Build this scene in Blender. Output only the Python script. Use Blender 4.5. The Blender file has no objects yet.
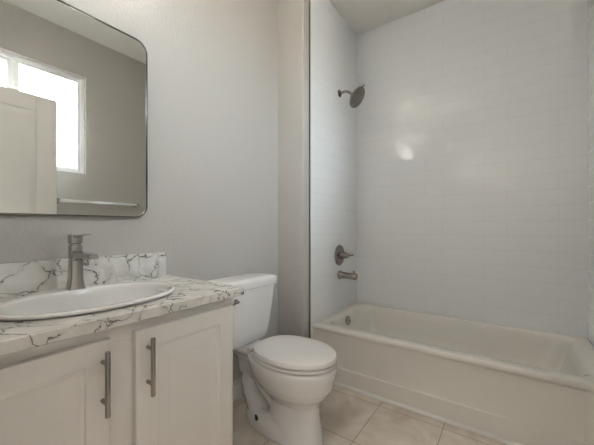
import bpy, bmesh, math
from mathutils import Vector, Matrix
C = bpy.context.scene.collection
SC = bpy.context.scene
PI = math.pi

# ------------------------------------------------------------------ camera
cam_data = bpy.data.cameras.new('camera')
cam = bpy.data.objects.new('camera', cam_data); C.objects.link(cam)
cam.location = (-2.5426, -1.3724, 1.0475)
cam.rotation_euler = (PI/2, 0, 0.6193 - PI/2)
cam_data.sensor_fit = 'HORIZONTAL'; cam_data.sensor_width = 36.0
cam_data.lens = 300.94/594*36.0
cam_data.shift_y = 4.76/594
cam_data.clip_start = 0.01
SC.camera = cam

# ------------------------------------------------------------------ sky, exposure
SKY = 5.4            # daylight outside the window
BULB = 140.0          # bulbs of the vanity lamp
SHADE = 1.6          # their frosted shades
HALL_FILL = 28.5           # fill light added in the unseen hall behind the camera
w = bpy.data.worlds.new('sky'); SC.world = w; w.use_nodes = True
nt = w.node_tree; bg = nt.nodes['Background']
tc = nt.nodes.new('ShaderNodeTexCoord'); sx = nt.nodes.new('ShaderNodeSeparateXYZ')
mr = nt.nodes.new('ShaderNodeMapRange'); mr.inputs[1].default_value = -0.06; mr.inputs[2].default_value = 0.06
mxw = nt.nodes.new('ShaderNodeMix'); mxw.data_type = 'RGBA'
mxw.inputs[6].default_value = (0.50, 0.48, 0.44, 1)      # sunlit ground outside
mxw.inputs[7].default_value = (0.84, 0.93, 1.0, 1)       # bright hazy sky
nt.links.new(tc.outputs['Generated'], sx.inputs[0]); nt.links.new(sx.outputs['Z'], mr.inputs[0])
nt.links.new(mr.outputs[0], mxw.inputs[0]); nt.links.new(mxw.outputs[2], bg.inputs[0])
bg.inputs[1].default_value = SKY
SC.view_settings.view_transform = 'Standard'
SC.view_settings.look = 'None'
SC.view_settings.gamma = 1.0
SC.view_settings.use_curve_mapping = False
SC.view_settings.exposure = 2.36

# ------------------------------------------------------------------ main measures
H = 2.79                     # ceiling
XL = -2.565                  # wall with the doorway
YF = -1.85                   # window wall
XS = -0.855                  # side of the boxed-out plumbing wall
TX0, TX1 = -0.753, 0.0       # tub, front and back
TY0, TY1 = -0.23, -1.754     # tub, plumbing end and far end
RIM = 0.3686

# ------------------------------------------------------------------ materials
def new_mat(name):
    m = bpy.data.materials.new(name); m.use_nodes = True
    return m, m.node_tree, m.node_tree.nodes['Principled BSDF']

def mat(name, col, rough=0.5, metal=0.0, spec=0.5, coat=0.0, bump=None, emis=None):
    m, nt, b = new_mat(name)
    b.inputs['Base Color'].default_value = (*col, 1)
    b.inputs['Roughness'].default_value = rough
    b.inputs['Metallic'].default_value = metal
    b.inputs['Specular IOR Level'].default_value = spec
    b.inputs['Coat Weight'].default_value = coat
    if emis:
        b.inputs['Emission Color'].default_value = (*emis[0], 1)
        b.inputs['Emission Strength'].default_value = emis[1]
    if bump:
        scale, strength, dist = bump
        g = nt.nodes.new('ShaderNodeNewGeometry')
        n = nt.nodes.new('ShaderNodeTexNoise'); n.inputs['Scale'].default_value = scale
        n.inputs['Detail'].default_value = 3
        bp = nt.nodes.new('ShaderNodeBump'); bp.inputs['Strength'].default_value = strength
        bp.inputs['Distance'].default_value = dist
        nt.links.new(g.outputs['Position'], n.inputs['Vector'])
        nt.links.new(n.outputs['Fac'], bp.inputs['Height'])
        nt.links.new(bp.outputs['Normal'], b.inputs['Normal'])
    return m

def tile_mat(name, axis, shift):
    """white glossy 4 x 16 in. wall tile, a third of a tile offset in every other row"""
    m, nt, b = new_mat(name); N = nt.nodes.new; L = nt.links.new
    g = N('ShaderNodeNewGeometry'); s = N('ShaderNodeSeparateXYZ'); c = N('ShaderNodeCombineXYZ')
    L(g.outputs['Position'], s.inputs[0])
    ax = N('ShaderNodeMath'); ax.operation = 'ADD'; ax.inputs[1].default_value = shift
    az = N('ShaderNodeMath'); az.operation = 'ADD'; az.inputs[1].default_value = -0.3788 + 0.1016*4
    L(s.outputs[axis], ax.inputs[0]); L(s.outputs['Z'], az.inputs[0])
    L(ax.outputs[0], c.inputs['X']); L(az.outputs[0], c.inputs['Y'])
    br = N('ShaderNodeTexBrick')
    br.offset = 0.3333; br.offset_frequency = 2; br.squash = 1.0
    br.inputs['Scale'].default_value = 1.0
    br.inputs['Brick Width'].default_value = 0.406
    br.inputs['Row Height'].default_value = 0.1016
    br.inputs['Mortar Size'].default_value = 0.0013
    br.inputs['Mortar Smooth'].default_value = 0.35
    br.inputs['Bias'].default_value = 0.0
    br.inputs['Color1'].default_value = (0.0, 0.0, 0.0, 1)
    br.inputs['Color2'].default_value = (1.0, 1.0, 1.0, 1)
    br.inputs['Mortar'].default_value = (0.5, 0.5, 0.5, 1)
    L(c.outputs[0], br.inputs['Vector'])
    mx = N('ShaderNodeMix'); mx.data_type = 'RGBA'
    mx.inputs[6].default_value = (0.89, 0.90, 0.905, 1)
    mx.inputs[7].default_value = (0.74, 0.74, 0.735, 1)
    L(br.outputs['Fac'], mx.inputs[0]); L(mx.outputs[2], b.inputs['Base Color'])
    # slightly wavy glaze and sunk joints
    n = N('ShaderNodeTexNoise'); n.inputs['Scale'].default_value = 7.0; n.inputs['Detail'].default_value = 1.0
    L(g.outputs['Position'], n.inputs['Vector'])
    h = N('ShaderNodeMath'); h.operation = 'MULTIPLY_ADD'
    h.inputs[1].default_value = -1.0; L(br.outputs['Fac'], h.inputs[0])
    k = N('ShaderNodeMath'); k.operation = 'MULTIPLY'; k.inputs[1].default_value = 3.0
    L(n.outputs['Fac'], k.inputs[0]); L(k.outputs[0], h.inputs[2])
    bp = N('ShaderNodeBump'); bp.inputs['Strength'].default_value = 0.5; bp.inputs['Distance'].default_value = 0.0012
    L(h.outputs[0], bp.inputs['Height']); L(bp.outputs['Normal'], b.inputs['Normal'])
    r = N('ShaderNodeMath'); r.operation = 'MULTIPLY_ADD'; r.inputs[1].default_value = 0.5; r.inputs[2].default_value = 0.07
    L(br.outputs['Fac'], r.inputs[0]); L(r.outputs[0], b.inputs['Roughness'])
    return m

def quartz_mat():
    m, nt, b = new_mat('veined_quartz'); N = nt.nodes.new; L = nt.links.new
    g = N('ShaderNodeNewGeometry')
    mp = N('ShaderNodeMapping'); mp.inputs['Location'].default_value = (0.31, 0.17, 0.05)
    L(g.outputs['Position'], mp.inputs['Vector'])
    nz = N('ShaderNodeTexNoise'); nz.inputs['Scale'].default_value = 6; nz.inputs['Detail'].default_value = 6; nz.inputs['Roughness'].default_value = 0.55
    L(mp.outputs[0], nz.inputs['Vector'])
    sub = N('ShaderNodeVectorMath'); sub.operation = 'SUBTRACT'; sub.inputs[1].default_value = (0.5, 0.5, 0.5)
    L(nz.outputs['Color'], sub.inputs[0])
    sc = N('ShaderNodeVectorMath'); sc.operation = 'SCALE'; sc.inputs['Scale'].default_value = 0.20
    L(sub.outputs[0], sc.inputs[0])
    ad = N('ShaderNodeVectorMath'); ad.operation = 'ADD'
    L(mp.outputs[0], ad.inputs[0]); L(sc.outputs[0], ad.inputs[1])
    vo = N('ShaderNodeTexVoronoi'); vo.feature = 'DISTANCE_TO_EDGE'; vo.inputs['Scale'].default_value = 11.5
    L(ad.outputs[0], vo.inputs['Vector'])
    n2 = N('ShaderNodeTexNoise'); n2.inputs['Scale'].default_value = 13; n2.inputs['Detail'].default_value = 4
    L(mp.outputs[0], n2.inputs['Vector'])
    wd = N('ShaderNodeMapRange'); wd.inputs[1].default_value = 0.40; wd.inputs[2].default_value = 0.64
    wd.inputs[3].default_value = 0.004; wd.inputs[4].default_value = 0.042
    L(n2.outputs['Fac'], wd.inputs[0])
    dv = N('ShaderNodeMath'); dv.operation = 'DIVIDE'; L(vo.outputs['Distance'], dv.inputs[0]); L(wd.outputs[0], dv.inputs[1])
    vr = N('ShaderNodeMapRange'); vr.inputs[1].default_value = 0.15; vr.inputs[2].default_value = 1.0
    vr.inputs[3].default_value = 1.0; vr.inputs[4].default_value = 0.0
    L(dv.outputs[0], vr.inputs[0])
    # fainter broad clouding
    n3 = N('ShaderNodeTexNoise'); n3.inputs['Scale'].default_value = 16; n3.inputs['Detail'].default_value = 6
    L(ad.outputs[0], n3.inputs['Vector'])
    cl = N('ShaderNodeMapRange'); cl.inputs[1].default_value = 0.42; cl.inputs[2].default_value = 0.72
    L(n3.outputs['Fac'], cl.inputs[0])
    m1 = N('ShaderNodeMix'); m1.data_type = 'RGBA'
    m1.inputs[6].default_value = (0.76, 0.74, 0.705, 1); m1.inputs[7].default_value = (0.60, 0.585, 0.54, 1)
    L(cl.outputs[0], m1.inputs[0])
    hz = N('ShaderNodeMapRange'); hz.inputs[1].default_value = 0.02; hz.inputs[2].default_value = 0.16
    hz.inputs[3].default_value = 0.45; hz.inputs[4].default_value = 0.0; L(vo.outputs['Distance'], hz.inputs[0])
    hm = N('ShaderNodeMath'); hm.operation = 'MULTIPLY'; L(hz.outputs[0], hm.inputs[0]); L(n2.outputs['Fac'], hm.inputs[1])
    m3 = N('ShaderNodeMix'); m3.data_type = 'RGBA'; m3.inputs[7].default_value = (0.42, 0.42, 0.41, 1)
    L(hm.outputs[0], m3.inputs[0]); L(m1.outputs[2], m3.inputs[6])
    m2 = N('ShaderNodeMix'); m2.data_type = 'RGBA'; m2.inputs[7].default_value = (0.15, 0.13, 0.115, 1)
    L(vr.outputs[0], m2.inputs[0]); L(m3.outputs[2], m2.inputs[6])
    L(m2.outputs[2], b.inputs['Base Color'])
    b.inputs['Roughness'].default_value = 0.22
    return m

def floor_mat():
    m, nt, b = new_mat('beige_floor_tile'); N = nt.nodes.new; L = nt.links.new
    g = N('ShaderNodeNewGeometry'); s = N('ShaderNodeSeparateXYZ'); L(g.outputs['Position'], s.inputs[0])
    def joint(axis, off, pitch):
        a = N('ShaderNodeMath'); a.operation = 'ADD'; a.inputs[1].default_value = off + pitch*20.5
        L(s.outputs[axis], a.inputs[0])
        q = N('ShaderNodeMath'); q.operation = 'MODULO'; q.inputs[1].default_value = pitch; L(a.outputs[0], q.inputs[0])
        d = N('ShaderNodeMath'); d.operation = 'SUBTRACT'; d.inputs[1].default_value = pitch/2; L(q.outputs[0], d.inputs[0])
        e = N('ShaderNodeMath'); e.operation = 'ABSOLUTE'; L(d.outputs[0], e.inputs[0])
        return e
    jx, jy = joint('X', 0.826, 0.361), joint('Y', 0.741, 0.341)
    mn = N('ShaderNodeMath'); mn.operation = 'MINIMUM'; L(jx.outputs[0], mn.inputs[0]); L(jy.outputs[0], mn.inputs[1])
    gr = N('ShaderNodeMapRange'); gr.inputs[1].default_value = 0.0014; gr.inputs[2].default_value = 0.0028
    gr.inputs[3].default_value = 1; gr.inputs[4].default_value = 0; L(mn.outputs[0], gr.inputs[0])
    n = N('ShaderNodeTexNoise'); n.inputs['Scale'].default_value = 6; n.inputs['Detail'].default_value = 8
    n.inputs['Distortion'].default_value = 1.2
    L(g.outputs['Position'], n.inputs['Vector'])
    cr = N('ShaderNodeValToRGB')
    cr.color_ramp.elements[0].position = 0.33; cr.color_ramp.elements[0].color = (0.56, 0.48, 0.40, 1)
    cr.color_ramp.elements[1].position = 0.68; cr.color_ramp.elements[1].color = (0.72, 0.65, 0.57, 1)
    L(n.outputs['Fac'], cr.inputs[0])
    mx = N('ShaderNodeMix'); mx.data_type = 'RGBA'; mx.inputs[7].default_value = (0.33, 0.275, 0.23, 1)
    L(gr.outputs[0], mx.inputs[0]); L(cr.outputs[0], mx.inputs[6]); L(mx.outputs[2], b.inputs['Base Color'])
    bp = N('ShaderNodeBump'); bp.invert = True; bp.inputs['Strength'].default_value = 0.5; bp.inputs['Distance'].default_value = 0.0015
    L(gr.outputs[0], bp.inputs['Height']); L(bp.outputs['Normal'], b.inputs['Normal'])
    b.inputs['Roughness'].default_value = 0.38
    return m

def glass_mat():
    m = bpy.data.materials.new('window_glass'); m.use_nodes = True; nt = m.node_tree; nt.nodes.clear()
    o = nt.nodes.new('ShaderNodeOutputMaterial'); t = nt.nodes.new('ShaderNodeBsdfTransparent')
    t.inputs[0].default_value = (0.97, 0.98, 0.98, 1)
    gl = nt.nodes.new('ShaderNodeBsdfGlossy'); gl.inputs['Roughness'].default_value = 0.02
    f = nt.nodes.new('ShaderNodeFresnel'); f.inputs[0].default_value = 1.45
    mx = nt.nodes.new('ShaderNodeMixShader')
    nt.links.new(f.outputs[0], mx.inputs[0]); nt.links.new(t.outputs[0], mx.inputs[1]); nt.links.new(gl.outputs[0], mx.inputs[2])
    nt.links.new(mx.outputs[0], o.inputs[0])
    return m

def nozzle_mat():
    m, nt, b = new_mat('shower_nozzles'); N = nt.nodes.new; L = nt.links.new
    t = N('ShaderNodeTexCoord'); v = N('ShaderNodeTexVoronoi'); v.inputs['Scale'].default_value = 75
    v.inputs['Randomness'].default_value = 0.35
    L(t.outputs['Object'], v.inputs['Vector'])
    r = N('ShaderNodeMapRange'); r.inputs[1].default_value = 0.22; r.inputs[2].default_value = 0.34
    L(v.outputs['Distance'], r.inputs[0])
    mx = N('ShaderNodeMix'); mx.data_type = 'RGBA'
    mx.inputs[6].default_value = (0.035, 0.033, 0.03, 1); mx.inputs[7].default_value = (0.24, 0.22, 0.20, 1)
    L(r.outputs[0], mx.inputs[0]); L(mx.outputs[2], b.inputs['Base Color'])
    b.inputs['Metallic'].default_value = 0.6; b.inputs['Roughness'].default_value = 0.4
    return m

M = dict(
    wall=mat('wall_paint', (0.505, 0.478, 0.446), 0.75, spec=0.25, bump=(85, 0.6, 0.003)),
    ceil=mat('ceiling_paint', (0.91, 0.885, 0.84), 0.85, spec=0.2, bump=(70, 0.3, 0.002)),
    trim=mat('white_trim_paint', (0.78, 0.77, 0.75), 0.35),
    cab=mat('cabinet_paint', (0.76, 0.73, 0.69), 0.38),
    tile_y=tile_mat('wall_tile_long', 'Y', 1.212 + 0.406*10),
    tile_x=tile_mat('wall_tile_end', 'X', 0.30 + 0.406*10),
    quartz=quartz_mat(), floor=floor_mat(), glass=glass_mat(), nozzle=nozzle_mat(),
    porcelain=mat('porcelain', (0.80, 0.785, 0.77), 0.08, coat=0.3),
    seat=mat('seat_plastic', (0.80, 0.78, 0.765), 0.22),
    tub=mat('tub_acrylic', (0.82, 0.785, 0.73), 0.16),
    nickel=mat('brushed_nickel', (0.52, 0.50, 0.48), 0.17, metal=1.0),
    dark_nickel=mat('dark_brushed_nickel', (0.34, 0.315, 0.285), 0.26, metal=1.0),
    chrome=mat('chrome', (0.90, 0.90, 0.89), 0.14, metal=1.0),
    strip=mat('tile_edge_metal', (0.27, 0.255, 0.24), 0.35, metal=0.9),
    mirror=mat('mirror_silver', (0.86, 0.87, 0.84), 0.0, metal=1.0),
    vinyl=mat('white_vinyl', (0.90, 0.90, 0.90), 0.3),
    caulk=mat('white_caulk', (0.80, 0.78, 0.75), 0.4),
    frame=mat('dark_frame_metal', (0.20, 0.19, 0.175), 0.2, metal=1.0),
    cap=mat('bolt_brass', (0.10, 0.085, 0.07), 0.4, metal=0.7),
    shade=mat('frosted_lamp_glass', (0.9, 0.88, 0.85), 0.4, emis=((1.0, 0.97, 0.92), SHADE)),
    bulb=mat('lit_bulb', (0.9, 0.88, 0.85), 0.4, emis=((1.0, 0.97, 0.92), BULB)),
    hall=mat('hall_fill_emitter', (0.9, 0.9, 0.9), 0.4, emis=((1.0, 0.98, 0.95), HALL_FILL)),
    carpet=mat('hall_carpet', (0.42, 0.37, 0.32), 0.95, bump=(260, 0.6, 0.004)),
)

# ------------------------------------------------------------------ mesh helpers
ORG = {}                     # world origin of every empty / parent mesh

def obj(name, bm, m, parent=None, smooth=False, org=None, bevel=None):
    """link a bmesh (built in world coordinates) as ONE mesh object"""
    bmesh.ops.recalc_face_normals(bm, faces=bm.faces[:])
    if org is None:
        org = ORG[parent.name] if parent else (0, 0, 0)
        if parent is None:
            vs = [v.co for v in bm.verts]
            org = tuple((min(v[i] for v in vs) + max(v[i] for v in vs))/2 for i in range(2)) + (min(v[2] for v in vs),)
    bmesh.ops.translate(bm, verts=bm.verts[:], vec=-Vector(org))
    me = bpy.data.meshes.new(name); bm.to_mesh(me); bm.free()
    for p in me.polygons: p.use_smooth = smooth
    me.materials.append(m)
    o = bpy.data.objects.new(name, me); C.objects.link(o)
    if parent:
        o.parent = parent; o.location = Vector(org) - Vector(ORG[parent.name])
    else:
        o.location = org
    ORG[o.name] = tuple(org)
    if bevel:
        md = o.modifiers.new('bevel', 'BEVEL'); md.width = bevel; md.segments = 2; md.limit_method = 'ANGLE'
        md.angle_limit = 0.7
    if smooth:
        smooth_by_angle(o, 0.75)
    return o

def smooth_by_angle(o, ang):
    me = o.data
    bm = bmesh.new(); bm.from_mesh(me)
    for e in bm.edges:
        if len(e.link_faces) == 2:
            e.smooth = e.calc_face_angle(0) < ang
    bm.to_mesh(me); bm.free()

def thing(name, label, cat, loc):
    o = bpy.data.objects.new(name, None); C.objects.link(o); o.location = loc
    o.empty_display_size = 0.05
    o['label'] = label; o['category'] = cat
    ORG[o.name] = tuple(loc)
    return o

def tag(o, label, cat, group=None):
    o['label'] = label; o['category'] = cat
    if group: o['group'] = group
    return o

def struct(name, bm, m, parent=None, **k):
    o = obj(name, bm, m, parent, **k)
    if not parent: o['kind'] = 'structure'
    return o

def box(bm, x0, x1, y0, y1, z0, z1):
    vs = [bm.verts.new((x, y, z)) for z in (z0, z1) for y in (y0, y1) for x in (x0, x1)]
    for f in ((0, 2, 3, 1), (4, 5, 7, 6), (0, 1, 5, 4), (2, 6, 7, 3), (0, 4, 6, 2), (1, 3, 7, 5)):
        bm.faces.new([vs[i] for i in f])
    return bm

def boxes(*bs):
    bm = bmesh.new()
    for b in bs: box(bm, *b)
    return bm

def loft(bm, loops, cap0=True, cap1=True):
    rows = [[bm.verts.new(p) for p in lp] for lp in loops]
    n = len(rows[0])
    for a, b in zip(rows, rows[1:]):
        for i in range(n):
            j = (i+1) % n
            bm.faces.new((a[i], a[j], b[j], b[i]))
    if cap0: bm.faces.new(rows[0][::-1])
    if cap1: bm.faces.new(rows[-1])
    return rows

def rrect(x0, x1, y0, y1, r, z, n=6):
    pts = []
    r = max(min(r, (x1-x0)/2-1e-4, (y1-y0)/2-1e-4), 1e-4)
    for cx, cy, a0 in ((x1-r, y1-r, 0), (x0+r, y1-r, PI/2), (x0+r, y0+r, PI), (x1-r, y0+r, 1.5*PI)):
        for i in range(n+1):
            a = a0 + PI/2*i/n
            pts.append((cx+r*math.cos(a), cy+r*math.sin(a), z))
    return pts

def ell(cx, cy, a, b, z, n=64, p=2.0):
    out = []
    for i in range(n):
        t = 2*PI*i/n; c, s = math.cos(t), math.sin(t)
        out.append((cx + a*math.copysign(abs(c)**(2/p), c), cy + b*math.copysign(abs(s)**(2/p), s), z))
    return out

def frame_axes(d):
    d = Vector(d).normalized()
    u = d.cross(Vector((0, 0, 1)))
    if u.length < 1e-4: u = Vector((1, 0, 0))
    u.normalize(); return d, u, d.cross(u).normalized()

def lathe(bm, base, axis, prof, n=32, cap0=True, cap1=True):
    """prof: list of (distance along axis, radius)"""
    d, u, v = frame_axes(axis); base = Vector(base)
    return loft(bm, [[tuple(base + d*h + (u*math.cos(2*PI*i/n) + v*math.sin(2*PI*i/n))*r) for i in range(n)] for h, r in prof], cap0, cap1)

def tube(bm, pts, rad, n=16):
    pts = [Vector(p) for p in pts]; loops = []
    ref = None
    for i, p in enumerate(pts):
        t = (pts[min(i+1, len(pts)-1)] - pts[max(i-1, 0)]).normalized()
        if ref is None: _, u, v = frame_axes(t)
        else:
            u = (ref - t*ref.dot(t)).normalized(); v = t.cross(u)
        ref = u
        r = rad[i] if isinstance(rad, (list, tuple)) else rad
        loops.append([tuple(p + (u*math.cos(2*PI*k/n) + v*math.sin(2*PI*k/n))*r) for k in range(n)])
    return loft(bm, loops)

# ------------------------------------------------------------------ the setting
HX = -3.9                                                # far wall of the hall behind the doorway
struct('floor', boxes((XL, 0.15, YF-0.14, 0.12, -0.05, 0)), M['floor'])
struct('ceiling', boxes((XL-0.12, 0.15, YF-0.14, 0.12, H, H+0.08)), M['ceil'])
struct('wall_back', boxes((XL-0.12, 0.15, 0, 0.12, 0, H)), M['wall'])
struct('wall_right', boxes((0.01, 0.15, YF-0.14, 0.0, 0, H)), M['wall'])
def soft_box(x0, x1, y0, y1, r=0.012):
    bm = bmesh.new(); loft(bm, [rrect(x0, x1, y0, y1, r, 0, 4), rrect(x0, x1, y0, y1, r, H, 4)]); return bm
bm = bmesh.new()                                          # boxed-out plumbing wall, bullnose corner towards the room
def bump_loop(z, y_wall, y_face):
    sgn = -1 if y_face < y_wall else 1; r = 0.014; pts = [(0.01, y_wall, z), (XS, y_wall, z)]
    for i in range(7):
        a = PI/2*i/6
        pts.append((XS + r - r*math.cos(a), y_face - sgn*(r - r*math.sin(a)), z))
    pts.append((0.01, y_face, z))
    return pts
loft(bm, [bump_loop(0, 0, -0.222), bump_loop(H, 0, -0.222)])
struct('wall_return', bm, M['wall'], smooth=True)
bm = bmesh.new(); loft(bm, [bump_loop(0, YF, TY1-0.008), bump_loop(H, YF, TY1-0.008)])
struct('wall_end', bm, M['wall'], smooth=True)
WX0, WX1, WZ0, WZ1 = -2.365, -1.417, 1.535, 2.42         # window opening
struct('wall_front', boxes((XL-0.12, WX0, YF-0.14, YF, 0, H), (WX1, 0.01, YF-0.14, YF, 0, H),
                           (WX0, WX1, YF-0.14, YF, 0, WZ0), (WX0, WX1, YF-0.14, YF, WZ1, H)), M['wall'])
DY0, DY1, DZ = -1.60, -0.775, 2.045                      # doorway
struct('wall_left', boxes((XL-0.12, XL, DY1, 0, 0, H), (XL-0.12, XL, YF, DY0, 0, H), (XL-0.12, XL, DY0, DY1, DZ, H)), M['wall'])
# hall on the far side of the doorway
struct('floor_hall', boxes((HX, XL, -1.99, 0.6, -0.05, 0)), M['carpet'])
struct('ceiling_hall', boxes((HX-0.12, XL-0.12, -1.99, 0.6, H, H+0.08)), M['ceil'])
struct('wall_hall_far', boxes((HX-0.12, HX, -1.99, 0.72, 0, H)), M['wall'])
struct('wall_hall_left', boxes((HX, XL, 0.6, 0.72, 0, H)), M['wall'])
struct('wall_hall_right', boxes((HX, XL-0.12, -1.99, -1.87, 0, H)), M['wall'])
struct('wall_hall_near', boxes((XL-0.12, XL, 0.12, 0.6, 0, H)), M['wall'])
# tiled surfaces of the tub alcove
struct('wall_tile_right', boxes((0.0, 0.01, TY1, TY0, RIM-0.03, H)), M['tile_y'])
struct('wall_tile_plumbing', boxes((TX0-0.026, 0.01, TY0, TY0+0.008, 0.0, H)), M['tile_x'])
struct('wall_tile_end', boxes((TX0-0.026, 0.01, TY1-0.008, TY1, 0.0, H)), M['tile_x'])
struct('trim_1', boxes((TX0-0.034, TX0-0.0265, TY0-0.0015, TY0+0.0079, 0, H)), M['strip'])
struct('trim_2', boxes((TX0-0.034, TX0-0.0265, TY1-0.0079, TY1+0.0015, 0, H)), M['strip'])
# baseboards
def baseboard(name, x0, x1, y0, y1, along):
    t = 0.014; hb = 0.115; bm = bmesh.new()
    prof = [(0, 0), (t, 0), (t, hb-0.022), (t*0.55, hb-0.008), (t*0.35, hb), (0, hb)]
    a = along
    if a in ('+y', '-y'):   # against a wall running along X
        s = 1 if a == '+y' else -1
        loft(bm, [[(x, y0 + s*d, z) for d, z in prof] for x in (x0, x1)])
    else:
        s = 1 if a == '+x' else -1
        loft(bm, [[(x0 + s*d, y, z) for d, z in prof] for y in (y0, y1)])
    return struct(name, bm, M['trim'])
baseboard('baseboard_back', -1.744, XS, 0, 0, '-y')
baseboard('baseboard_return', XS, XS, -0.014, -0.21, '-x')
baseboard('baseboard_front', XL, XS, YF, YF, '+y')
baseboard('baseboard_end', XS, XS, YF+0.014, TY1-0.02, '-x')
baseboard('baseboard_left', XL, XL, DY1+0.066, -0.50, '+x')
# caulk line where the tub apron meets the floor
bm = bmesh.new()
prof = [(0, 0), (-0.016, 0), (-0.014, 0.008), (-0.006, 0.014), (0, 0.016)]
loft(bm, [[(TX0+0.002+dx, y, z) for dx, z in prof] for y in (TY0-0.002, TY1+0.002)])
struct('trim_3', bm, M['caulk'])
# door casing, both faces of the wall, and jamb
def casing(name, x0, x1):
    cw = 0.062
    return struct(name, boxes((x0, x1, DY1, DY1+cw, 0, DZ+cw), (x0, x1, DY0-cw, DY0, 0, DZ+cw), (x0, x1, DY0, DY1, DZ, DZ+cw)), M['trim'], bevel=0.004)
casing('trim_4', XL, XL+0.012)
casing('trim_5', XL-0.132, XL-0.12)
struct('trim_6', boxes((XL-0.12, XL, DY1-0.012, DY1, 0, DZ-0.012), (XL-0.12, XL, DY0, DY0+0.012, 0, DZ-0.012), (XL-0.12, XL, DY0, DY1, DZ-0.012, DZ)), M['trim'])
# window: drywall reveal, vinyl frame with a fixed and a sliding sash
def ring(bm, x0, x1, z0, z1, t, y0, y1):
    box(bm, x0, x0+t, y0, y1, z0, z1); box(bm, x1-t, x1, y0, y1, z0, z1)
    box(bm, x0+t, x1-t, y0, y1, z0, z0+t); box(bm, x0+t, x1-t, y0, y1, z1-t, z1)
bm = bmesh.new(); ring(bm, WX0, WX1, WZ0, WZ1, 0.026, YF-0.100, YF-0.045)
win = struct('window_1', bm, M['vinyl'], bevel=0.003)
mid = -1.900
for (a, b_, pa, pb, yy) in ((WX0+0.026, -1.895, WX0+0.052, -1.935, YF-0.094), (-1.908, WX1-0.026, -1.868, WX1-0.050, YF-0.070)):
    z0, z1, t = WZ0+0.026, WZ1-0.026, 0.024
    sash = obj('window_sash', boxes((a, pa, yy, yy+0.022, z0, z1), (pb, b_, yy, yy+0.022, z0, z1), (pa, pb, yy, yy+0.022, z0, z0+t), (pa, pb, yy, yy+0.022, z1-t, z1)), M['vinyl'], win, bevel=0.003)
    obj('window_pane', boxes((pa, pb, yy+0.009, yy+0.013, z0+t, z1-t)), M['glass'], sash)
obj('sash_latch', boxes((-1.900, -1.878, YF-0.048, YF-0.036, 2.16, 2.22)), M['vinyl'], win, bevel=0.003)
# open door standing along the window wall
DXH, DXF, DYD = -2.535, -1.717, -1.56                      # hinge edge, free edge, front face
bm = bmesh.new()
dw = DXF - DXH; st = 0.125
panels = [(0.25, 0.93), (1.08, 1.915)]
box(bm, DXH, DXF, DYD-0.029, DYD-0.006, 0.012, 2.035)
for y0, y1 in ((DYD-0.006, DYD), (DYD-0.035, DYD-0.029)):
    box(bm, DXH, DXH+st, y0, y1, 0.012, 2.035); box(bm, DXF-st, DXF, y0, y1, 0.012, 2.035)
    for z0, z1 in ((0.012, 0.25), (0.93, 1.08), (1.915, 2.035)):
        box(bm, DXH+st, DXF-st, y0, y1, z0, z1)
door = struct('door_1', bm, M['trim'], bevel=0.003)
for z0, z1 in panels:
    for s, yf in ((1, DYD), (-1, DYD-0.035)):
        bm = bmesh.new(); g = 0.028
        a = [(DXH+st+0.012, yf-0.006*s, z0+0.012), (DXF-st-0.012, yf-0.006*s, z0+0.012), (DXF-st-0.012, yf-0.006*s, z1-0.012), (DXH+st+0.012, yf-0.006*s, z1-0.012)]
        c = [(a[0][0]+g, yf-0.001*s, a[0][2]+g), (a[1][0]-g, yf-0.001*s, a[1][2]+g), (a[2][0]-g, yf-0.001*s, a[2][2]-g), (a[3][0]+g, yf-0.001*s, a[3][2]-g)]
        loft(bm, [a, c]); obj('door_panel', bm, M['trim'], door)
for s, yf in ((1, DYD), (-1, DYD-0.035)):
    bm = bmesh.new(); lathe(bm, (DXF-0.07, yf, 0.93), (0, s, 0), [(0, 0.026), (0.006, 0.024), (0.008, 0.011), (0.024, 0.010), (0.028, 0.022), (0.040, 0.026), (0.050, 0.020), (0.053, 0.006)])
    obj('door_knob', bm, M['nickel'], door, smooth=True)
for z in (0.25, 1.02, 1.80):
    obj('door_hinge', boxes((DXH-0.004, DXH, DYD-0.034, DYD-0.002, z, z+0.09)), M['nickel'], door)

# ------------------------------------------------------------------ bathtub
tub = thing('bathtub', 'white alcove bathtub with smooth apron standing below the tiled walls', 'bathtub', ((TX0+TX1)/2, (TY0+TY1)/2, 0))
bm = bmesh.new()
x0, x1, y0, y1 = TX0, TX1, TY1, TY0
def tl(ix0, ix1, iy0, iy1, r, z): return rrect(x0+ix0, x1-ix1, y0+iy0, y1-iy1, r, z, 10)
loops = [tl(0.008, 0.001, 0.001, 0.001, 0.004, RIM-0.036), tl(0.003, 0.001, 0.001, 0.001, 0.004, RIM-0.031),
         tl(0.000, 0.001, 0.001, 0.001, 0.005, RIM-0.020), tl(0.002, 0.001, 0.001, 0.001, 0.006, RIM-0.008), tl(0.009, 0.004, 0.004, 0.004, 0.012, RIM-0.001),
         tl(0.020, 0.010, 0.010, 0.010, 0.02, RIM),
         tl(0.078, 0.034, 0.066, 0.060, 0.075, RIM-0.001), tl(0.090, 0.042, 0.080, 0.068, 0.08, RIM-0.006),
         tl(0.098, 0.048, 0.095, 0.074, 0.085, RIM-0.020), tl(0.106, 0.056, 0.112, 0.080, 0.10, RIM-0.07),
         tl(0.118, 0.070, 0.145, 0.092, 0.12, RIM-0.17), tl(0.132, 0.085, 0.18, 0.106, 0.13, RIM-0.25),
         tl(0.160, 0.115, 0.22, 0.135, 0.13, RIM-0.295), tl(0.21, 0.17, 0.29, 0.20, 0.12, RIM-0.31)]
loft(bm, loops, cap0=False, cap1=True)
# apron: recessed face, a stepped-out foot
ap = [(0.008, RIM-0.036), (0.0095, RIM-0.045), (0.0105, 0.117), (0.009, 0.113), (0.001, 0.1105), (0.0, 0.107), (0.0, 0.0), (0.06, 0.0)]
loft(bm, [[(x0+dx, y, z) for dx, z in ap] + [(x0+0.06, y, RIM-0.05)] for y in (y0+0.001, y1-0.001)])
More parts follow.
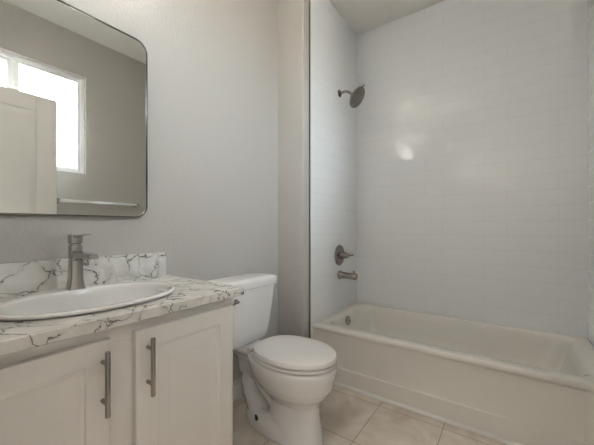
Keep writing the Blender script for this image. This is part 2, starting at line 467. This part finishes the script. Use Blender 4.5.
# end stiles of the apron panel
for ya, yb, ra, rb in ((y0+0.001, y0+0.115, 0, 0.012), (y1-0.001, y1-0.02, 0, 0.008)):
    loft(bm, [[(x0+0.007, ya, z), (x0+0.007, yb, z), (x0+0.0125, yb+(rb if yb > ya else -rb), z), (x0+0.03, ya, z)] for z in (0.105, RIM-0.03)])
bmesh.ops.remove_doubles(bm, verts=bm.verts[:], dist=1e-5)
obj('tub_body', bm, M['tub'], tub, smooth=True)
# back and end legs of the shell, out of sight under the deck
bm = bmesh.new(); lathe(bm, (-0.375, TY0-0.086, 0.312), (0, -1, 0.10), [(0, 0.036), (0.006, 0.037), (0.012, 0.034), (0.017, 0.024), (0.019, 0.0102)])
ov = obj('overflow_plate', bm, M['nickel'], tub, smooth=True)
bm = bmesh.new(); lathe(bm, (-0.375, TY0-0.105, 0.312), (0, -1, 0.10), [(-0.004, 0.010), (0.008, 0.010), (0.010, 0.007)])
obj('overflow_knob', bm, M['nickel'], ov, smooth=True)
bm = bmesh.new(); lathe(bm, (-0.375, TY0-0.27, 0.0586), (0, 0, 1), [(0, 0.030), (0.003, 0.030), (0.005, 0.024)])
obj('tub_drain', bm, M['nickel'], tub, smooth=True)

# ------------------------------------------------------------------ shower fittings on the plumbing wall
FX = -0.345
sh = thing('shower_fixture', 'round brushed nickel shower head on bent arm high on tiled wall', 'shower head', (FX, TY0, 2.137))
bm = bmesh.new(); lathe(bm, (FX, TY0, 2.137), (0, -1, 0), [(0, 0.030), (0.004, 0.030), (0.010, 0.022), (0.016, 0.013)])
obj('flange', bm, M['dark_nickel'], sh, smooth=True)
arm = [(FX, TY0-0.004, 2.137), (FX, TY0-0.035, 2.140), (FX, TY0-0.062, 2.138), (FX, TY0-0.085, 2.126), (FX, TY0-0.104, 2.108), (FX, TY0-0.118, 2.093)]
bm = bmesh.new(); tube(bm, arm, 0.0105); obj('shower_arm', bm, M['dark_nickel'], sh, smooth=True)
hd = Vector((0.0, -0.80, -0.60)).normalized(); hp = Vector((FX, TY0-0.112, 2.100))
bm = bmesh.new(); lathe(bm, hp, hd, [(0, 0.012), (0.004, 0.018), (0.020, 0.019), (0.028, 0.030), (0.040, 0.060), (0.048, 0.080), (0.056, 0.084), (0.062, 0.081), (0.063, 0.075)], n=48)
head = obj('spray_head', bm, M['dark_nickel'], sh, smooth=True)
bm = bmesh.new(); lathe(bm, hp + hd*0.0625, hd, [(0, 0.074), (0.003, 0.073), (0.004, 0.070)], n=48)
obj('spray_face', bm, M['nozzle'], head, smooth=True)
up = Vector((0, -0.60, 0.80))
bm = bmesh.new(); tube(bm, [hp + hd*0.05 + up*0.078, hp + hd*0.052 + up*0.105], [0.007, 0.0055], 12)
obj('selector_lever', bm, M['dark_nickel'], head, smooth=True)

va = thing('shower_valve', 'round brushed nickel shower valve with lever above the tub spout', 'shower valve', (FX, TY0, 0.820))
bm = bmesh.new(); lathe(bm, (FX, TY0, 0.820), (0, -1, 0), [(0, 0.084), (0.003, 0.084), (0.008, 0.078), (0.012, 0.060), (0.014, 0.036), (0.016, 0.032)], n=48)
obj('escutcheon', bm, M['dark_nickel'], va, smooth=True)
bm = bmesh.new(); lathe(bm, (FX, TY0-0.014, 0.820), (0, -1, 0), [(0, 0.031), (0.030, 0.027), (0.038, 0.024), (0.060, 0.020), (0.066, 0.013)])
obj('valve_hub', bm, M['dark_nickel'], va, smooth=True)
bm = bmesh.new(); tube(bm, [(FX-0.002, TY0-0.052, 0.820), (FX+0.03, TY0-0.062, 0.819), (FX+0.095, TY0-0.078, 0.816)], [0.009, 0.0075, 0.0055], 12)
obj('lever_handle', bm, M['dark_nickel'], va, smooth=True)

sp = thing('tub_spout', 'brushed nickel tub spout on tiled wall below the shower valve', 'tub spout', (FX, TY0, 0.66))
bm = bmesh.new()
def sp_loop(d, hx, hz0, hz1): return [(FX+hx*math.cos(t), TY0-d, 0.66 + (hz1 if math.sin(t) > 0 else -hz0)*abs(math.sin(t))) for t in [2*PI*i/28 for i in range(28)]]
loft(bm, [sp_loop(0.0, 0.034, 0.034, 0.034), sp_loop(0.008, 0.034, 0.034, 0.034), sp_loop(0.014, 0.028, 0.027, 0.028), sp_loop(0.08, 0.025, 0.024, 0.024),
          sp_loop(0.115, 0.0245, 0.026, 0.024), sp_loop(0.146, 0.024, 0.030, 0.0235), sp_loop(0.150, 0.021, 0.028, 0.020)])
obj('spout_body', bm, M['dark_nickel'], sp, smooth=True)
bm = bmesh.new(); lathe(bm, (FX, TY0-0.128, 0.680), (0, 0, 1), [(0, 0.006), (0.010, 0.005), (0.013, 0.009), (0.021, 0.008), (0.023, 0.004)], n=16)
obj('diverter_knob', bm, M['dark_nickel'], sp, smooth=True)

# ------------------------------------------------------------------ toilet
TXC = -1.318
to = thing('toilet', 'white two-piece toilet with closed lid between vanity and bathtub', 'toilet', (TXC, -0.45, 0))
def egg(a, yf, yc, yb, z, n=56, pf=2.0, pb=2.0, xc=TXC):
    out = []
    for i in range(n):
        t = 2*PI*i/n; c, s = math.cos(t), math.sin(t)
        p = pb if s > 0 else pf
        x = a*math.copysign(abs(c)**(2/p), c); b = (yb-yc) if s > 0 else (yc-yf)
        out.append((xc+x, yc + b*math.copysign(abs(s)**(2/p), s), z))
    return out
bm = bmesh.new()
# pedestal and bowl
loft(bm, [egg(0.092, -0.640, -0.47, -0.33, 0.000, pf=2.5), egg(0.088, -0.634, -0.47, -0.33, 0.05, pf=2.5), egg(0.079, -0.622, -0.47, -0.33, 0.13, pf=2.5), egg(0.079, -0.618, -0.47, -0.33, 0.185, pf=2.4),
          egg(0.102, -0.636, -0.47, -0.30, 0.215), egg(0.129, -0.666, -0.475, -0.26, 0.248), egg(0.148, -0.690, -0.48, -0.235, 0.283), egg(0.159, -0.698, -0.485, -0.215, 0.318),
          egg(0.165, -0.706, -0.488, -0.205, 0.345), egg(0.168, -0.711, -0.488, -0.195, 0.372), egg(0.1675, -0.710, -0.488, -0.195, 0.382), egg(0.165, -0.705, -0.488, -0.197, 0.389)])
# rear deck that carries the tank
loft(bm, [rrect(TXC-0.040, TXC+0.040, -0.33, -0.11, 0.035, 0.24), rrect(TXC-0.046, TXC+0.046, -0.34, -0.10, 0.04, 0.32), rrect(TXC-0.062, TXC+0.062, -0.36, -0.06, 0.045, 0.355), rrect(TXC-0.078, TXC+0.078, -0.36, -0.045, 0.045, 0.370), rrect(TXC-0.082, TXC+0.082, -0.36, -0.04, 0.04, 0.378), rrect(TXC-0.082, TXC+0.082, -0.36, -0.04, 0.04, 0.391)])
# foot flange
loft(bm, [egg(0.096, -0.60, -0.40, -0.165, 0.0, pb=2.2), egg(0.095, -0.60, -0.40, -0.167, 0.045, pb=2.2), egg(0.086, -0.59, -0.40, -0.18, 0.072, pb=2.1), egg(0.06, -0.57, -0.40, -0.205, 0.094, pb=2.0)])
# trapway
tube(bm, [(TXC, -0.46, 0.17), (TXC, -0.38, 0.16), (TXC, -0.31, 0.21), (TXC, -0.24, 0.265), (TXC, -0.185, 0.25), (TXC, -0.165, 0.20), (TXC, -0.185, 0.14), (TXC, -0.235, 0.09), (TXC, -0.27, 0.03)],
     [0.06, 0.062, 0.058, 0.050, 0.044, 0.043, 0.048, 0.060, 0.070], 20)
bowl = obj('bowl', bm, M['porcelain'], to, smooth=True)
rm = bowl.modifiers.new('remesh', 'REMESH'); rm.mode = 'VOXEL'; rm.voxel_size = 0.005; rm.use_smooth_shade = True
sm = bowl.modifiers.new('smooth', 'SMOOTH'); sm.factor = 0.5; sm.iterations = 7
# tank
def tk(hx, y0, y1, r, z): return rrect(TXC-hx+0.012, TXC+hx-0.012, y0, y1, r, z, 8)
bm = bmesh.new()
loft(bm, [tk(0.141, -0.170, -0.045, 0.04, 0.396), tk(0.156, -0.184, -0.035, 0.045, 0.400), tk(0.164, -0.190, -0.03, 0.045, 0.412), tk(0.173, -0.195, -0.028, 0.045, 0.45), tk(0.192, -0.206, -0.022, 0.042, 0.58), tk(0.207, -0.214, -0.018, 0.04, 0.712)])
obj('tank', bm, M['porcelain'], to, smooth=True)
bm = bmesh.new()
loft(bm, [tk(0.210, -0.217, -0.016, 0.042, 0.709), tk(0.219, -0.225, -0.012, 0.046, 0.713), tk(0.221, -0.227, -0.011, 0.046, 0.742), tk(0.217, -0.223, -0.014, 0.046, 0.754), tk(0.206, -0.212, -0.022, 0.045, 0.761), tk(0.176, -0.185, -0.05, 0.04, 0.764)])
obj('tank_lid', bm, M['porcelain'], to, smooth=True)
bm = bmesh.new()
loft(bm, [egg(0.1630, -0.7020, -0.4880, -0.2760, 0.3965, pb=2.50), egg(0.1665, -0.7060, -0.4880, -0.2720, 0.3973, pb=2.50), egg(0.1665, -0.7060, -0.4880, -0.2720, 0.4060, pb=2.50), egg(0.1645, -0.7040, -0.4880, -0.2740, 0.4075, pb=2.50)])
obj('seat', bm, M['seat'], to, smooth=True)
bm = bmesh.new()
loft(bm, [egg(0.1635, -0.7030, -0.4880, -0.2750, 0.4160, pb=2.50), egg(0.1665, -0.7070, -0.4880, -0.2710, 0.4168, pb=2.50), egg(0.1675, -0.7080, -0.4880, -0.2700, 0.4290, pb=2.50), egg(0.1635, -0.7030, -0.4880, -0.2740, 0.4370, pb=2.50), egg(0.1510, -0.6890, -0.4880, -0.2880, 0.4405, pb=2.50), egg(0.1000, -0.6100, -0.4880, -0.3540, 0.4425, pb=2.50)])
obj('lid', bm, M['seat'], to, smooth=True)
for s in (-1, 1):
    bm = bmesh.new(); tube(bm, [(TXC+s*0.055, -0.256, 0.4075), (TXC+s*0.095, -0.256, 0.4075)], 0.014, 16)
    obj('seat_hinge', bm, M['seat'], to, smooth=True)
    bm = bmesh.new(); lathe(bm, (TXC+s*0.083, -0.305, 0.058), (s*0.35, 0, 1), [(0, 0.009), (0.012, 0.009), (0.013, 0.006), (0.028, 0.006), (0.029, 0.003)], n=12)
    obj('floor_bolt', bm, M['cap'], to, smooth=True)
lv = Vector((-1.458, -0.209, 0.662))
bm = bmesh.new(); lathe(bm, lv, (0, -1, 0), [(-0.004, 0.013), (0.006, 0.013), (0.008, 0.009), (0.020, 0.008), (0.022, 0.005)], n=20)
fl = obj('flush_lever', bm, M['nickel'], to, smooth=True)
bm = bmesh.new(); tube(bm, [lv+Vector((0.004, -0.017, 0)), lv+Vector((-0.03, -0.022, -0.003)), lv+Vector((-0.062, -0.022, -0.012))], [0.007, 0.006, 0.0075], 12)
obj('lever_arm', bm, M['nickel'], fl, smooth=True)

# ------------------------------------------------------------------ vanity
VXL, VXR, CF = XL+0.003, -1.744, -0.501                   # cabinet left, right, face
CT = 0.821                                                # counter top height
ca = thing('vanity_cabinet', 'white painted vanity cabinet with two raised-panel doors under the stone counter', 'cabinet', ((VXL+VXR)/2, -0.25, 0))
bm = boxes((VXL, VXL+0.018, CF+0.018, -0.002, 0, 0.79), (VXR-0.018, VXR, CF+0.018, -0.002, 0, 0.79),
           (VXL+0.018, VXR-0.018, CF+0.018, -0.002, 0.10, 0.116), (VXL+0.018, VXR-0.018, -0.014, -0.002, 0.116, 0.79), (VXL+0.018, VXR-0.018, CF+0.07, CF+0.085, 0, 0.10))
obj('carcass', bm, M['cab'], ca)
cx = (VXL+VXR)/2
bm = boxes((VXL, VXL+0.04, CF, CF+0.018, 0.10, 0.79), (VXR-0.04, VXR, CF, CF+0.018, 0.0, 0.79), (cx-0.045, cx+0.045, CF, CF+0.018, 0.14, 0.74),
           (VXL+0.04, VXR-0.04, CF, CF+0.018, 0.74, 0.79), (VXL+0.04, VXR-0.04, CF, CF+0.018, 0.10, 0.14))
obj('face_frame', bm, M['cab'], ca, bevel=0.0015)
def cab_door(xa, xb, hx):
    z0, z1, t = 0.125, 0.757, 0.020
    yb, yf = CF-0.0005, CF-0.0205
    bm = bmesh.new()
    def rc(i, y): return [(xa+i, y, z0+i), (xb-i, y, z0+i), (xb-i, y, z1-i), (xa+i, y, z1-i)]
    loft(bm, [rc(0, yb), rc(0, yf+0.004), rc(0.0015, yf+0.001), rc(0.005, yf), rc(0.056, yf), rc(0.059, yf+0.005), rc(0.067, yf+0.006), rc(0.070, yf+0.0052), rc(0.100, yf+0.0012), rc(0.104, yf+0.0003)])
    d = obj('door', bm, M['cab'], ca)
    bm = bmesh.new()
    zt, zb = 0.736, 0.573
    lathe(bm, (hx, yf-0.030, zb), (0, 0, 1), [(0, 0.0055), (0.001, 0.0062), (zt-zb-0.001, 0.0062), (zt-zb, 0.0055)], n=20)
    for z in (zb+0.032, zt-0.032): lathe(bm, (hx, yf+0.001, z), (0, -1, 0), [(0, 0.0052), (0.03, 0.0052)], n=14)
    obj('door_handle', bm, M['dark_nickel'], d, smooth=True)
cab_door(-2.121, -1.768, -2.088)
cab_door(-2.538, -2.185, -2.205)

# stone counter with an oval cut-out, and its upstand
SX, SY = -2.140, -0.302
CXR, CYF = -1.7297, -0.546
CXL = XL+0.002
bm = bmesh.new()
angs = sorted(set([2*PI*i/96 for i in range(96)] + [math.atan2(y-SY, x-SX) % (2*PI) for x in (CXL, CXR) for y in (-0.001, CYF)]))
def on_rect(t, ins):
    c, s = math.cos(t), math.sin(t); k = 1e9
    if c > 1e-9: k = min(k, (CXR-ins-SX)/c)
    if c < -1e-9: k = min(k, (CXL+ins-SX)/c)
    if s > 1e-9: k = min(k, (-0.001-ins-SY)/s)
    if s < -1e-9: k = min(k, (CYF+ins-SY)/s)
    return SX+k*c, SY+k*s
hole = lambda z: [(SX+0.232*math.cos(t), SY-0.004+0.172*math.sin(t), z) for t in angs]
rect = lambda z, ins: [(*on_rect(t, ins), z) for t in angs]
zb = CT-0.030
lp = [hole(zb), rect(zb, 0.002), rect(zb+0.002, 0.0), rect(CT-0.003, 0.0), rect(CT-0.0008, 0.001), rect(CT, 0.003), hole(CT), hole(zb)]
loft(bm, lp, False, False); bmesh.ops.remove_doubles(bm, verts=bm.verts[:], dist=1e-6)
tag(obj('countertop', bm, M['quartz']), 'white stone countertop with dark veins on top of the vanity cabinet', 'countertop')
tag(obj('backsplash', boxes((CXL, CXR, -0.020, -0.001, CT+0.0003, 0.9286)), M['quartz'], bevel=0.0015), 'low veined stone backsplash strip along the wall behind the faucet', 'backsplash')

# drop-in oval sink
sk = thing('sink', 'white oval drop-in sink set in the veined countertop', 'sink', (SX, SY, CT))
P = 2.15
E_ = lambda a, b, z, dy=0.0: ell(SX, SY+dy, a, b, z, 72, P)
bm = bmesh.new()
loft(bm, [E_(0.216, 0.158, CT-0.006), E_(0.236, 0.178, CT+0.0012), E_(0.244, 0.186, CT+0.003), E_(0.247, 0.189, CT+0.007), E_(0.2465, 0.1885, CT+0.0115), E_(0.243, 0.185, CT+0.0138), E_(0.238, 0.180, CT+0.0143),
          E_(0.231, 0.154, CT+0.0143, -0.019), E_(0.2275, 0.150, CT+0.0128, -0.0195), E_(0.225, 0.1475, CT+0.008, -0.020), E_(0.221, 0.144, CT-0.006, -0.020), E_(0.212, 0.136, CT-0.05, -0.021), E_(0.195, 0.121, CT-0.095, -0.02), E_(0.14, 0.08, CT-0.126, -0.018), E_(0.05, 0.035, CT-0.135, -0.015), E_(0.022, 0.022, CT-0.137, -0.015),
          E_(0.022, 0.022, CT-0.15, -0.015), E_(0.13, 0.08, CT-0.14, -0.018), E_(0.205, 0.13, CT-0.11, -0.018), E_(0.222, 0.148, CT-0.05, -0.016)], False, False)
obj('basin', bm, M['porcelain'], sk, smooth=True)
bm = bmesh.new(); lathe(bm, (SX, SY-0.015, CT-0.140), (0, 0, 1), [(0, 0.0215), (0.004, 0.0215), (0.006, 0.016)])
obj('sink_drain', bm, M['nickel'], sk, smooth=True)

# faucet
FXC, FYC, FZ = -2.140, -0.146, CT+0.0143
fa = thing('faucet', 'brushed nickel single-lever faucet standing on the back rim of the sink', 'faucet', (FXC, FYC, FZ))
def fr(hx, hy, z, dy=0.0, r=0.010): return rrect(FXC-hx, FXC+hx, FYC+dy-hy, FYC+dy+hy, r, FZ+z, 5)
bm = bmesh.new()
loft(bm, [fr(0.0245, 0.023, 0.0, r=0.007), fr(0.0245, 0.023, 0.003, r=0.007), fr(0.0225, 0.021, 0.012, r=0.007), fr(0.0195, 0.0185, 0.034, r=0.007), fr(0.0182, 0.0175, 0.07, r=0.007), fr(0.0178, 0.017, 0.12, r=0.007), fr(0.0178, 0.017, 0.150, r=0.007)])
obj('faucet_body', bm, M['nickel'], fa, smooth=True)
bm = bmesh.new()
def spl(y, z0, z1, hx): return [(FXC-hx, y, z0), (FXC+hx, y, z0), (FXC+hx, y, z1-0.004), (FXC+hx-0.004, y, z1), (FXC-hx+0.004, y, z1), (FXC-hx, y, z1-0.004)]
loft(bm, [spl(FYC-0.010, FZ+0.096, FZ+0.130, 0.0155), spl(FYC-0.05, FZ+0.108, FZ+0.129, 0.015), spl(FYC-0.10, FZ+0.111, FZ+0.128, 0.0145), spl(FYC-0.146, FZ+0.110, FZ+0.126, 0.014), spl(FYC-0.150, FZ+0.112, FZ+0.124, 0.013)])
spt = obj('spout', bm, M['nickel'], fa)
bm = bmesh.new(); lathe(bm, (FXC, FYC-0.134, FZ+0.111), (0, 0, -1), [(0, 0.010), (0.006, 0.010), (0.007, 0.008)], n=16)
obj('aerator', bm, M['chrome'], spt, smooth=True)
bm = bmesh.new()
loft(bm, [fr(0.0145, 0.014, 0.148, r=0.012), fr(0.0145, 0.014, 0.155, r=0.012), fr(0.0185, 0.0175, 0.157, r=0.008), fr(0.0195, 0.0185, 0.184, r=0.007), fr(0.0185, 0.0175, 0.187, r=0.007)])
hnd = obj('handle', bm, M['nickel'], fa, smooth=True)
bm = bmesh.new()
loft(bm, [[(FXC-0.012, FYC-0.015, FZ+0.180), (FXC+0.012, FYC-0.015, FZ+0.180), (FXC+0.012, FYC-0.015, FZ+0.186), (FXC-0.012, FYC-0.015, FZ+0.186)],
          [(FXC-0.009, FYC-0.100, FZ+0.187), (FXC+0.009, FYC-0.105, FZ+0.187), (FXC+0.009, FYC-0.105, FZ+0.191), (FXC-0.009, FYC-0.105, FZ+0.191)]])
obj('handle_lever', bm, M['nickel'], hnd)

# ------------------------------------------------------------------ mirror and lamp over the sink
MX1, MZ0, MZ1 = -1.821, 1.090, 1.883
MX0 = 2*SX - MX1
mi = thing('mirror', 'rounded rectangular wall mirror in a thin metal frame above the sink', 'mirror', ((MX0+MX1)/2, 0, MZ0))
def mrect(ins, y, r):
    return [(x, y, z) for x, z, _ in rrect(MX0+ins, MX1-ins, MZ0+ins, MZ1-ins, r, 0, 10)]
bm = bmesh.new()
loft(bm, [mrect(0, -0.001, 0.055), mrect(0, -0.0225, 0.055), mrect(0.001, -0.0235, 0.054), mrect(0.0045, -0.0235, 0.0505), mrect(0.0054, -0.0225, 0.0496), mrect(0.0054, -0.010, 0.0496)], True, False)
obj('mirror_frame', bm, M['frame'], mi, smooth=True)
bm = bmesh.new(); loft(bm, [mrect(0.005, -0.012, 0.050), mrect(0.005, -0.020, 0.050)])
obj('mirror_glass', bm, M['mirror'], mi)

vl = thing('vanity_light', 'three-lamp vanity light on the wall above the mirror', 'wall lamp', (SX, 0, 2.12))
obj('back_plate', boxes((SX-0.26, SX+0.26, -0.022, -0.001, 2.085, 2.155)), M['nickel'], vl, bevel=0.004)
for dx in (-0.19, 0, 0.19):
    bm = bmesh.new(); tube(bm, [(SX+dx, -0.02, 2.10), (SX+dx, -0.07, 2.085), (SX+dx, -0.10, 2.085), (SX+dx, -0.11, 2.098)], 0.007, 12)
    obj('lamp_arm', bm, M['nickel'], vl, smooth=True)
    bm = bmesh.new(); lathe(bm, (SX+dx, -0.11, 2.095), (0, 0, 1), [(0, 0.022), (0.012, 0.026), (0.03, 0.040), (0.12, 0.054), (0.12, 0.051), (0.032, 0.037), (0.016, 0.022)])
    sd = obj('lamp_shade', bm, M['shade'], vl, smooth=True)
    bm = bmesh.new(); lathe(bm, (SX+dx, -0.11, 2.113), (0, 0, 1), [(0, 0.012), (0.02, 0.014), (0.03, 0.022), (0.045, 0.026), (0.06, 0.020), (0.067, 0.008)], n=20)
    obj('bulb', bm, M['bulb'], sd, smooth=True)

# ------------------------------------------------------------------ unseen fill light, added on the hall ceiling to brighten the bathroom
hl = thing('hall_fill_light', 'added round fill light in the unseen hall beyond the doorway', 'fill light', (-3.25, -0.88, H))
bm = bmesh.new(); lathe(bm, (-3.25, -0.88, H), (0, 0, -1), [(0, 0.20), (0.02, 0.20), (0.022, 0.195)], n=40); obj('fill_base', bm, M['nickel'], hl, smooth=True)
bm = bmesh.new(); lathe(bm, (-3.25, -0.88, H-0.022), (0, 0, -1), [(0, 0.19), (0.03, 0.17), (0.05, 0.12), (0.058, 0.04)], n=40); obj('fill_diffuser', bm, M['hall'], hl, smooth=True)

# ------------------------------------------------------------------ towel bar on the window wall
TB0, TB1, TBZ, TBY = -1.640, -0.975, 1.277, YF+0.060
tb = thing('towel_bar', 'square brushed nickel towel bar below the window, seen in the mirror', 'towel bar', ((TB0+TB1)/2, YF, TBZ))
for x in (TB0, TB1):
    obj('bracket', boxes((x-0.022, x+0.022, YF+0.0003, YF+0.008, TBZ-0.022, TBZ+0.022), (x-0.011, x+0.011, YF+0.008, TBY+0.011, TBZ-0.011, TBZ+0.011)), M['nickel'], tb, bevel=0.002)
obj('bar', boxes((TB0+0.011, TB1-0.011, TBY-0.006, TBY+0.006, TBZ-0.012, TBZ+0.012)), M['chrome'], tb, bevel=0.0015)
